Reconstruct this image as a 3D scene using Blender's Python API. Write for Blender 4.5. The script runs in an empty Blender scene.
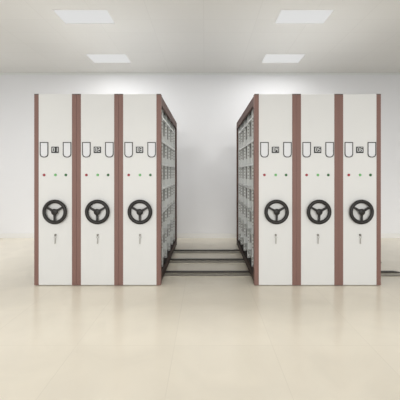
import bpy, bmesh, math
from mathutils import Vector, Matrix
sc = bpy.context.scene
C = sc.collection
PI = math.pi
F = 379.0            # focal length in pixels of the 400 px frame
D0 = 4.74            # distance of the cabinet fronts
CAMZ = 1.41
WALLY = 8.22
CEILZ = 3.58

# ------------------------------------------------------------------ materials
def lin(c):
    return tuple((v/255/12.92 if v/255 <= .04045 else ((v/255+.055)/1.055)**2.4) for v in c) + (1.0,)
def new_mat(name, rgb, rough=.5, metal=0., spec=.5):
    m = bpy.data.materials.new(name); m.use_nodes = True
    b = m.node_tree.nodes['Principled BSDF']
    b.inputs['Base Color'].default_value = lin(rgb)
    b.inputs['Roughness'].default_value = rough
    b.inputs['Metallic'].default_value = metal
    b.inputs['Specular IOR Level'].default_value = spec
    return m, m.node_tree, b
def noisy(name, rgb, amt=.03, scale=6., rough=.5, metal=0., spec=.5):
    m, nt, b = new_mat(name, rgb, rough, metal, spec)
    tc = nt.nodes.new('ShaderNodeTexCoord'); n = nt.nodes.new('ShaderNodeTexNoise')
    n.inputs['Scale'].default_value = scale; n.inputs['Detail'].default_value = 3
    r = nt.nodes.new('ShaderNodeMapRange'); r.inputs['To Min'].default_value = 1-amt; r.inputs['To Max'].default_value = 1+amt
    mx = nt.nodes.new('ShaderNodeVectorMath'); mx.operation = 'SCALE'
    mx.inputs[0].default_value = lin(rgb)[:3]
    nt.links.new(tc.outputs['Object'], n.inputs['Vector'])
    nt.links.new(n.outputs['Fac'], r.inputs['Value'])
    nt.links.new(r.outputs['Result'], mx.inputs['Scale'])
    nt.links.new(mx.outputs['Vector'], b.inputs['Base Color'])
    return m
M = {}
M['panel'] = noisy('white_powder_coat', (209,209,207), .01, 3, .45, spec=.3)
M['brown'] = noisy('brown_powder_coat', (122,92,84), .03, 5, .5, spec=.3)
M['brown_cap'] = noisy('dark_brown_cap', (84,72,66), .03, 5, .6)
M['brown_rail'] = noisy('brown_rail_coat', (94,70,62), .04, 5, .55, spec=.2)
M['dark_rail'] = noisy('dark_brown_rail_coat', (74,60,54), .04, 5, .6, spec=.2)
M['endgrey'] = noisy('grey_end_sheet', (166,164,161), .03, 9, .6)  # grey stands in for the shade between the frame posts
M['keysteel'] = noisy('key_steel', (158,155,149), .03, 9, .5)
M['dark'] = noisy('black_plastic', (34,32,30), .08, 30, .45, spec=.3)
M['outline'] = noisy('dark_frame_plastic', (34,32,30), .03, 30, .5)
M['insert'] = noisy('label_card', (212,213,215), .01, 30, .6)
M['screen'] = noisy('black_display', (16,16,17), .03, 30, .4)
M['digit'] = noisy('pale_digits', (232,234,232), .02, 30, .6)
M['red'] = noisy('red_lens', (150,52,60), .05, 60, .3)
M['green'] = noisy('light_green_lens', (112,178,112), .05, 60, .3)
M['dgreen'] = noisy('dark_green_lens', (44,98,52), .05, 60, .3)
M['steel'] = noisy('brushed_steel', (150,146,138), .06, 12, .35, .6)
M['chrome'] = noisy('chrome', (120,118,112), .04, 30, .3, .8)
M['shelfgrey'] = noisy('pale_grey_steel', (214,216,213), .02, 8, .5)
M['chassis'] = noisy('dark_chassis', (70,64,58), .04, 8, .6)
M['railplate'] = noisy('rail_base_steel', (168,162,148), .05, 10, .4, .2)
M['raildark'] = noisy('dark_rail_steel', (52,47,42), .06, 10, .5, .2)
M['lip'] = noisy('rail_lip_steel', (120,114,104), .05, 10, .5)
M['wall'] = noisy('painted_wall', (220,220,221), .008, 1.2, .8, spec=.2)
M['base'] = noisy('skirting_paint', (218,217,214), .01, 3, .5)

# perforated post: rows of punched slots up a pale steel post
m, nt, b = new_mat('perforated_steel', (196,198,194), .5)
tc = nt.nodes.new('ShaderNodeTexCoord'); sep = nt.nodes.new('ShaderNodeSeparateXYZ')
nt.links.new(tc.outputs['Object'], sep.inputs[0])
def mth(op, a, bv=None, c=None):
    n = nt.nodes.new('ShaderNodeMath'); n.operation = op
    for i, v in enumerate((a, bv, c)):
        if v is None: continue
        if isinstance(v, (int, float)): n.inputs[i].default_value = v
        else: nt.links.new(v, n.inputs[i])
    return n.outputs[0]
fr = mth('FRACT', mth('MULTIPLY', sep.outputs['Z'], 1/.05))
hole = mth('LESS_THAN', mth('ABSOLUTE', mth('SUBTRACT', fr, .5)), .18)
ax = mth('ABSOLUTE', sep.outputs['X'])
inpost0 = mth('LESS_THAN', mth('ABSOLUTE', mth('SUBTRACT', ax, .217)), .009)
inpost = mth('MULTIPLY', inpost0, mth('GREATER_THAN', mth('FRACT', mth('ADD', mth('MULTIPLY', sep.outputs['Z'], 1/.325), .26)), .34))
fac = mth('MULTIPLY', hole, inpost)
mx = nt.nodes.new('ShaderNodeMix'); mx.data_type = 'RGBA'
nt.links.new(fac, mx.inputs['Factor'])
mx.inputs['A'].default_value = lin((226,228,225)); mx.inputs['B'].default_value = lin((168,166,160))
nt.links.new(mx.outputs['Result'], b.inputs['Base Color'])
M['perf'] = m

# ceiling: square lay-in boards with faint seams
def tiles(name, rgb, seam, sx, sy, w, rough, spec, vein=None, ox=0, oy=0, bump=.0):
    m, nt_, b_ = new_mat(name, rgb, rough, 0, spec)
    N = nt_.nodes; L = nt_.links
    tc = N.new('ShaderNodeTexCoord'); sp = N.new('ShaderNodeSeparateXYZ'); L.new(tc.outputs['Object'], sp.inputs[0])
    def mm(op, a, bv):
        n = N.new('ShaderNodeMath'); n.operation = op
        for i, v in enumerate((a, bv)):
            if isinstance(v, (int, float)): n.inputs[i].default_value = v
            elif v is not None: L.new(v, n.inputs[i])
        return n.outputs[0]
    def seamline(o, s, off):
        f = mm('FRACT', mm('DIVIDE', mm('ADD', o, off), s), 0)
        return mm('GREATER_THAN', mm('ABSOLUTE', mm('SUBTRACT', f, .5), 0), .5 - w/2/s)
    s = mm('MAXIMUM', seamline(sp.outputs['X'], sx, ox), seamline(sp.outputs['Y'], sy, oy))
    # every board or tile has a slightly different tone
    fx = mm('FLOOR', mm('DIVIDE', mm('ADD', sp.outputs['X'], ox), sx), 0)
    fy = mm('FLOOR', mm('DIVIDE', mm('ADD', sp.outputs['Y'], oy), sy), 0)
    cb = N.new('ShaderNodeCombineXYZ'); L.new(fx, cb.inputs[0]); L.new(fy, cb.inputs[1])
    wn = N.new('ShaderNodeTexWhiteNoise'); L.new(cb.outputs[0], wn.inputs['Vector'])
    nz = N.new('ShaderNodeTexNoise'); nz.inputs['Scale'].default_value = 1.6; nz.inputs['Detail'].default_value = 6
    nz.inputs['Distortion'].default_value = 1.2
    L.new(tc.outputs['Object'], nz.inputs['Vector'])
    k = mm('ADD', mm('MULTIPLY', wn.outputs['Value'], .02), mm('MULTIPLY', nz.outputs['Fac'], vein or .0))
    k = mm('ADD', k, 1 - .01 - (vein or 0)/2)
    vm = N.new('ShaderNodeVectorMath'); vm.operation = 'SCALE'; vm.inputs[0].default_value = lin(rgb)[:3]
    L.new(k, vm.inputs['Scale'])
    mix = N.new('ShaderNodeMix'); mix.data_type = 'RGBA'
    L.new(s, mix.inputs['Factor']); L.new(vm.outputs[0], mix.inputs['A']); mix.inputs['B'].default_value = lin(seam)
    L.new(mix.outputs['Result'], b_.inputs['Base Color'])
    return m
M['ceiling'] = tiles('ceiling_boards', (219,218,215), (215,214,211), .75, .49, .012, .8, .2, None, .02, .03)
M['floor'] = tiles('polished_beige_tiles', (238,230,213), (231,223,206), .8, .8, .006, .2, .26, .16, .25, .1)

def emit(name, rgb, st):
    m = bpy.data.materials.new(name); m.use_nodes = True
    n = m.node_tree.nodes; n.clear()
    e = n.new('ShaderNodeEmission'); o = n.new('ShaderNodeOutputMaterial')
    e.inputs[0].default_value = lin(rgb); e.inputs[1].default_value = st
    m.node_tree.links.new(e.outputs[0], o.inputs[0]); return m
M['lamp'] = emit('lit_diffuser', (224,224,223), .86)

# ------------------------------------------------------------------ mesh helpers
def obj(name, bm, m, parent=None, loc=(0,0,0), smooth=False):
    me = bpy.data.meshes.new(name); bmesh.ops.recalc_face_normals(bm, faces=bm.faces[:]); bm.to_mesh(me); bm.free()
    me.materials.append(m)
    if smooth:
        for p in me.polygons: p.use_smooth = True
        try: me.set_sharp_from_angle(angle=math.radians(40))
        except Exception: pass
    o = bpy.data.objects.new(name, me); C.objects.link(o); o.location = loc
    if parent: o.parent = parent
    return o
def box(bm, x0, x1, y0, y1, z0, z1, bev=0):
    t = bmesh.new()
    bmesh.ops.create_cube(t, size=1, matrix=Matrix.Translation(((x0+x1)/2,(y0+y1)/2,(z0+z1)/2)) @ Matrix.Diagonal((x1-x0,y1-y0,z1-z0,1)))
    if bev: bmesh.ops.bevel(t, geom=t.edges[:], offset=bev, segments=2, affect='EDGES', profile=.5)
    me = bpy.data.meshes.new('t'); t.to_mesh(me); t.free(); bm.from_mesh(me); bpy.data.meshes.remove(me)
    return bm
def disc(bm, x, y0, y1, z, r0, r1=None, n=24):       # cylinder or cone along y
    r1 = r0 if r1 is None else r1
    a = [bm.verts.new((x+r0*math.cos(2*PI*i/n), y0, z+r0*math.sin(2*PI*i/n))) for i in range(n)]
    b = [bm.verts.new((x+r1*math.cos(2*PI*i/n), y1, z+r1*math.sin(2*PI*i/n))) for i in range(n)]
    for i in range(n): bm.faces.new((a[i], a[(i+1)%n], b[(i+1)%n], b[i]))
    bm.faces.new(a[::-1]); bm.faces.new(b)
def torus(bm, x, y, z, R, r, ry=None, n=48, k=12):   # ring facing -y
    ry = ry or r; rings = []
    for i in range(n):
        t = 2*PI*i/n; ring = []
        for j in range(k):
            p = 2*PI*j/k; rr = R + r*math.cos(p)
            ring.append(bm.verts.new((x+rr*math.cos(t), y+ry*math.sin(p), z+rr*math.sin(t))))
        rings.append(ring)
    for i in range(n):
        for j in range(k):
            bm.faces.new((rings[i][j], rings[i][(j+1)%k], rings[(i+1)%n][(j+1)%k], rings[(i+1)%n][j]))
def prism(bm, pts, y0, y1, hole=None):               # outline in x,z extruded along y (optional inner outline)
    a = [bm.verts.new((x, y0, z)) for x, z in pts]; b = [bm.verts.new((x, y1, z)) for x, z in pts]; n = len(pts)
    for i in range(n): bm.faces.new((a[i], a[(i+1)%n], b[(i+1)%n], b[i]))
    if hole:
        c = [bm.verts.new((x, y0, z)) for x, z in hole]; d = [bm.verts.new((x, y1, z)) for x, z in hole]
        for i in range(n):
            j = (i+1)%n
            bm.faces.new((c[i], c[j], d[j], d[i])); bm.faces.new((a[i], a[j], c[j], c[i])); bm.faces.new((b[i], b[j], d[j], d[i]))
    else:
        bm.faces.new(a); bm.faces.new(b)
def empty(name, loc, label, cat, group=None):
    o = bpy.data.objects.new(name, None); C.objects.link(o); o.location = loc
    o.empty_display_size = .2
    o['label'] = label; o['category'] = cat
    if group: o['group'] = group
    return o
def struct(name, bm, m, parent=None):
    o = obj(name, bm, m, parent)
    if parent is None: o['kind'] = 'structure'
    return o
def copy_tree(o, parent=None):
    c = o.copy(); C.objects.link(c)
    if parent: c.parent = parent
    for ch in list(o.children): copy_tree(ch, c)
    return c

# ------------------------------------------------------------------ room
XL, XR, YB = -5.6, 6.2, -.6
struct('floor', box(bmesh.new(), XL-.15, XR+.15, YB, WALLY+.15, -.1, 0), M['floor'])
# ceiling with cut openings for the flush lamps is built as strips round them
def cpt(px, py):           # ceiling point under a photo pixel
    d = (CEILZ-CAMZ)*F/(173-py); return (px-205)/F*d, d
LAMPS = [  # x0, x1, y0, y1
    (-2.04, -1.29, 5.03, 5.52), (-2.19, -1.44, 6.91, 7.48),
    (1.00, 1.73, 5.03, 5.52), (1.10, 1.85, 6.91, 7.48)]
bm = bmesh.new()
xs = sorted({XL-.15, XR+.15} | {v for l in LAMPS for v in l[:2]}); ys = sorted({YB, WALLY+.15} | {v for l in LAMPS for v in l[2:]})
cache = {}
def cv(x, y, z):
    k = (x, y, z)
    if k not in cache: cache[k] = bm.verts.new(k)
    return cache[k]
def inlamp(x, y): return any(l[0] < x < l[1] and l[2] < y < l[3] for l in LAMPS)
for i in range(len(xs)-1):
    for j in range(len(ys)-1):
        x0, x1, y0, y1 = xs[i], xs[i+1], ys[j], ys[j+1]
        if inlamp((x0+x1)/2, (y0+y1)/2): continue
        bm.faces.new([cv(x0,y0,CEILZ), cv(x1,y0,CEILZ), cv(x1,y1,CEILZ), cv(x0,y1,CEILZ)])
ex = bmesh.ops.extrude_face_region(bm, geom=bm.faces[:])
for v in [g for g in ex['geom'] if isinstance(g, bmesh.types.BMVert)]: v.co.z += .1
struct('ceiling', bm, M['ceiling'])
struct('wall_back', box(bmesh.new(), XL-.15, XR+.15, WALLY, WALLY+.15, 0, CEILZ), M['wall'])
# side walls with long window bands out of view, added to bring in light
WY0, WY1, WZ0, WZ1 = .6, 7.4, 1.0, 3.3
for nm, X0, X1, n in (('left', XL-.15, XL, 1), ('right', XR, XR+.15, 2)):
    bm = bmesh.new()
    box(bm, X0, X1, YB, WY0, 0, CEILZ); box(bm, X0, X1, WY1, WALLY, 0, CEILZ)
    box(bm, X0, X1, WY0, WY1, 0, WZ0); box(bm, X0, X1, WY0, WY1, WZ1, CEILZ)
    struct('wall_'+nm, bm, M['wall'])
    bm = bmesh.new()
    for k in range(5):
        y = WY0 + (WY1-WY0-.06)*k/4; box(bm, X0+.04, X0+.11, y, y+.06, WZ0+.06, WZ1-.06)
    box(bm, X0+.04, X0+.11, WY0, WY1, WZ0, WZ0+.06); box(bm, X0+.04, X0+.11, WY0, WY1, WZ1-.06, WZ1)
    struct('window_'+str(n), bm, M['base'])
struct('baseboard_back', box(bmesh.new(), XL, XR, WALLY-.014, WALLY, 0, .10, .003), M['base'])
struct('trim_1', box(bmesh.new(), XL, XR, WALLY-.02, WALLY, CEILZ-.045, CEILZ), M['shelfgrey'])

LL = ['square white ceiling light panel, nearest on the left side', 'white ceiling light panel on the left, closer to the back wall',
      'white ceiling light panel nearest the viewer on the right side', 'white ceiling light panel on the right, closer to the back wall']
for l, lab in zip(LAMPS, LL):
    cx, cy = (l[0]+l[1])/2, (l[2]+l[3])/2; hx, hy = (l[1]-l[0])/2, (l[3]-l[2])/2
    t = empty('ceiling_light', (cx, cy, CEILZ), lab.replace('square ', 'large '), 'ceiling light', 'flush ceiling light panels')
    bm = bmesh.new()
    for a in ((-hx, -hx+.015, -hy, hy), (hx-.015, hx, -hy, hy), (-hx+.015, hx-.015, -hy, -hy+.015), (-hx+.015, hx-.015, hy-.015, hy)):
        box(bm, *a, -.004, .03)
    obj('frame', bm, M['base'], t)
    obj('diffuser', box(bmesh.new(), -hx+.015, hx-.015, -hy+.015, hy-.015, .004, .02), M['lamp'], t)

# ------------------------------------------------------------------ floor rails
RG = 'steel floor rails under the shelving'
def rail(d, lab, x0=-2.2, x1=2.76):
    t = empty('floor_rail', ((x0+x1)/2, d, 0), lab, 'rail', RG); h = (x1-x0)/2
    obj('base_plate', box(bmesh.new(), -h, h, -.19, .05, 0, .006, .001), M['railplate'], t)
    bm = bmesh.new(); pts = [(-h, .006), (h-.06, .006), (h, .010), (h-.1, .024), (-h, .024)]
    prism(bm, pts, -.012, .035); obj('track', bm, M['raildark'], t)
    bm = bmesh.new(); box(bm, -h, h, -.19, -.16, .006, .014, .001); obj('front_lip', bm, M['lip'], t)
rail(5.345, 'front dark steel floor rail, its end poking out right of the shelving')
rail(6.11, 'middle dark steel floor rail crossing the aisle')
rail(6.83, 'rearmost dark steel floor rail, nearest the back wall')

# ------------------------------------------------------------------ mobile shelving unit (front face at local y=0, x centred)
W = .5272; HW = W/2; DEP = 2.70; H = 2.40; PW = .055; Z0 = .026
SH = [.24, .56, .88, 1.205, 1.54, 1.865, 2.19]
FR = [.11, .54, 1.08, 1.62, 2.16, 2.6]
def hz(py): return (286-py)/80.0
def seg(bm, ch, x, z, w, h, t, y0, y1):
    segs = {'0':'abcdef','1':'bc','2':'abged','3':'abgcd','4':'fgbc','5':'afgcd','6':'afgedc'}[ch]
    r = {'a':(x,x+w,z+h-t,z+h),'d':(x,x+w,z,z+t),'g':(x,x+w,z+h/2-t/2,z+h/2+t/2),'f':(x,x+t,z+h/2,z+h),'e':(x,x+t,z,z+h/2),
         'b':(x+w-t,x+w,z+h/2,z+h),'c':(x+w-t,x+w,z,z+h/2)}
    for s in segs:
        a = r[s]; box(bm, a[0], a[1], y0, y1, a[2], a[3])
def digits_mesh(txt):
    bm = bmesh.new()
    for i, ch in enumerate(txt): seg(bm, ch, -.0325+.037*i, hz(151.9), .027, .052, .006, -.0085, -.006)
    return bm
def make_unit():
    t = empty('mobile_shelving_unit', (0,0,0), 'x', 'shelving unit', 'mobile shelving units with handwheels')
    # brown open side frames
    for s in (-1, 1):
        bm = bmesh.new()
        xo = s*(HW-.0003); xi = s*(HW-PW); xr = s*(HW-.03)
        a, b_ = sorted((xo, xi)); c, d = sorted((xo, xr))
        box(bm, a, b_, 0, .10, .006, H-.012, .0012)
        o = obj('front_post', bm, M['brown'], t)
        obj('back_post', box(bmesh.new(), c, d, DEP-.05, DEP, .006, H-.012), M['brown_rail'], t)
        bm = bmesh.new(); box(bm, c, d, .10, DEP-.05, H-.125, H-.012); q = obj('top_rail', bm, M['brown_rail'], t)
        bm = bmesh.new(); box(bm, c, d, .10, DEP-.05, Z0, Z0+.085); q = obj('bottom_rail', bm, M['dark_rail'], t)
        obj('end_cap', box(bmesh.new(), a, b_, 0, .10, H-.012, H, .0012), M['brown_cap'], o)
    pw = HW-PW
    obj('front_panel', box(bmesh.new(), -pw, pw, .001, .03, .009, H-.004, .002), M['panel'], t)
    obj('back_panel', box(bmesh.new(), -HW+.03, HW-.03, DEP-.03, DEP, Z0, H-.004), M['panel'], t)
    obj('top_panel', box(bmesh.new(), -HW+.031, HW-.031, .101, DEP-.03, H-.03, H-.012), M['panel'], t)
    bm = bmesh.new(); box(bm, -HW+.05, HW-.05, .10, DEP-.06, .045, .11)
    obj('chassis', bm, M['chassis'], t)
    for k, d in enumerate((5.345, 6.11, 6.83)):
        for s in (-1, 1):
            bm = bmesh.new(); n = 20; R = .03
            for i in range(1): 
                y = d-D0+.012; x = s*.16
                A = [bm.verts.new((x+R*math.cos(2*PI*q/n), y-.012, .0555+R*math.sin(2*PI*q/n))) for q in range(n)]
                B = [bm.verts.new((x+R*math.cos(2*PI*q/n), y+.012, .0555+R*math.sin(2*PI*q/n))) for q in range(n)]
                for q in range(n): bm.faces.new((A[q], A[(q+1)%n], B[(q+1)%n], B[q]))
                bm.faces.new(A); bm.faces.new(B)
            obj('track_wheel', bm, M['steel'], t)
    # shelves with folded edges
    for z in SH:
        bm = bmesh.new(); e = HW-.034
        box(bm, -e, e, .10, DEP-.05, z-.008, z)
        for s in (-1, 1):
            a, b_ = sorted((s*e, s*(e-.012))); box(bm, a, b_, .10, DEP-.05, z-.026, z-.008)
        obj('shelf', bm, M['shelfgrey'], t)
    # ladder frames: perforated posts and cross plates
    for y in FR:
        bm = bmesh.new(); e = HW-.032
        for s in (-1, 1):
            a, b_ = sorted((s*e, s*(e-.032))); box(bm, a, b_, y-.015, y+.015, Z0+.085, H-.03)
        for z in SH: box(bm, -e, e, y-.021, y-.015, z+.001, z+.105)
        fr_ = obj('ladder_frame', bm, M['perf'], t)
        bm = bmesh.new(); box(bm, -e+.032, e-.032, y-.004, y+.004, Z0+.085, H-.03); obj('end_sheet', bm, M['endgrey'], fr_)  # added sheet fills the open frame, its grey imitates the shaded interior
    # label holders: square top, clipped bottom
    def outline(x0, x1, z0, z1, c):
        return [(x0, z1), (x0, z0+c), (x0+c*.35, z0+c*.3), (x0+c, z0), (x1-c, z0), (x1-c*.35, z0+c*.3), (x1, z0+c), (x1, z1)]
    for x0, x1 in ((40.2, 48.6), (63.2, 71.6)):
        a, b_ = (x0-55.5)/80, (x1-55.5)/80; z0, z1 = hz(157.6), hz(142.3)
        bm = bmesh.new(); w = .0095
        prism(bm, outline(a, b_, z0, z1, .035), -.006, .001, outline(a+w, b_-w, z0+w, z1-w, .031))
        o = obj('label_holder', bm, M['outline'], t)
        bm = bmesh.new(); prism(bm, outline(a+w, b_-w, z0+w, z1-w, .031), -.002, .001); obj('label_card', bm, M['insert'], o)
    bm = bmesh.new(); box(bm, (51.7-55.5)/80, (59.0-55.5)/80, -.006, .001, hz(153.2), hz(146.9), .002)
    obj('display', bm, M['screen'], t)
    for px, mt, lab in ((44.4, 'red', 'red indicator light'), (55.7, 'green', 'light green indicator light'), (66.1, 'dgreen', 'dark green indicator light')):
        bm = bmesh.new(); x = (px-55.5)/80; z = hz(175.2)
        disc(bm, x, .001, -.006, z, .017, .016); disc(bm, x, -.006, -.011, z, .013, .007)
        o = obj('indicator_light', bm, M[mt], t, smooth=True); o['label'] = lab
    # handwheel
    wz = hz(211.9); R = .131
    hw_ = bmesh.new(); torus(hw_, .007, -.038, wz, R, .0225, .015)
    rim = obj('handwheel', hw_, M['dark'], t, smooth=True)
    bm = bmesh.new(); disc(bm, .007, -.02, -.048, wz, .036, .040, 32); disc(bm, .007, -.048, -.056, wz, .040, .030, 32); disc(bm, .007, .001, -.02, wz, .022, .022, 24)
    obj('hub', bm, M['dark'], rim, smooth=True)
    for ang in (150, 30, 270):
        t_ = math.radians(ang); ux, uz = math.cos(t_), math.sin(t_); px_, pz = -uz, ux
        bm = bmesh.new()
        def P(r, h): return (.007+ux*r+px_*h, wz+uz*r+pz*h)
        prism(bm, [P(.022,-.019), P(.055,-.0135), P(.12,-.0125), P(.12,.0125), P(.055,.0135), P(.022,.019)], -.046, -.031)
        obj('spoke', bm, M['dark'], rim)
    # lock with hanging key
    lz = hz(235.2); bm = bmesh.new(); disc(bm, .003, .001, -.012, lz, .0135, .012, 20)
    lk = obj('lock', bm, M['chrome'], t, smooth=True)
    bm = bmesh.new()
    torus(bm, .004, -.014, lz-.026, .012, .0022, n=20, k=6)
    prism(bm, [(-.001, lz-.045), (-.004, lz-.105), (.002, lz-.112), (.008, lz-.105), (.009, lz-.045), (.004, lz-.036)], -.016, -.0125)
    obj('key', bm, M['keysteel'], lk)
    return t
unit = make_unit()
CL = -1.873; CR = .882
spots = [(CL+.5285*i, '0'+str(i+1)) for i in range(3)] + [(CR+.5275*i, '0'+str(i+4)) for i in range(3)]
LAB = ['tall white shelving unit with brown edges and handwheel, display 01, outermost on the left',
       'white shelving unit with brown edges, display 02, middle of the left block',
       'white shelving unit, display 03, its open shelf side facing the aisle from the left',
       'white shelving unit, display 04, its open shelf side facing the aisle from the right',
       'white shelving unit with brown edges, display 05, middle of the right block',
       'tall white shelving unit with brown edges and handwheel, display 06, outermost on the right']
roots = [unit] + [copy_tree(unit) for _ in range(5)]
for (x, txt), r, lab in zip(spots, roots, LAB):
    r.location = (x, D0, 0); r['label'] = lab
    disp = [c for c in r.children if c.name.split('.')[0] == 'display'][0]
    obj('digits', digits_mesh(txt), M['digit'], disp)

# ------------------------------------------------------------------ light
w = bpy.data.worlds.new('w'); sc.world = w; w.use_nodes = True
bg = w.node_tree.nodes['Background']; bg.inputs[0].default_value = (.97, .985, 1, 1); bg.inputs[1].default_value = .96
def area(name, loc, rot, sx, sy, e, col=(1,1,1)):
    l = bpy.data.lights.new(name, 'AREA'); l.shape = 'RECTANGLE'; l.size = sx; l.size_y = sy; l.energy = e; l.color = col
    o = bpy.data.objects.new(name, l); C.objects.link(o); o.location = loc; o.rotation_euler = rot
area('window_daylight', (XL-.3, (WY0+WY1)/2, 2.0), (0, -PI/2, 0), 2.1, 6.2, 28)  # added light at the unseen left window, brightens the left side
for l in LAMPS:
    area('lamp_light', ((l[0]+l[1])/2, (l[2]+l[3])/2, CEILZ-.01), (0,0,0), l[1]-l[0]-.05, l[3]-l[2]-.05, 18 if l[2] > 6 else 30)

sl = bpy.data.lights.new('low_daylight', 'SUN'); sl.energy = 1.15; sl.angle = math.radians(24); sl.color = (1, .985, .96)  # added soft sun from behind the camera, brightens the back wall down the aisle
so = bpy.data.objects.new('low_daylight', sl); C.objects.link(so); so.rotation_euler = (PI/2-math.radians(10.5), 0, math.radians(-2)); so.location = (0, -6, 3)
cam = bpy.data.cameras.new('cam'); co = bpy.data.objects.new('camera', cam); C.objects.link(co)
co.location = (0, 0, CAMZ); co.rotation_euler = (PI/2, 0, 0)
cam.sensor_width = 36; cam.lens = 36*F/400; cam.shift_x = -5/400; cam.shift_y = -27/400
cam.clip_start = .05
sc.camera = co
vs = sc.view_settings; vs.view_transform = 'Standard'; vs.look = 'None'; vs.gamma = 1; vs.use_curve_mapping = False; vs.exposure = .19
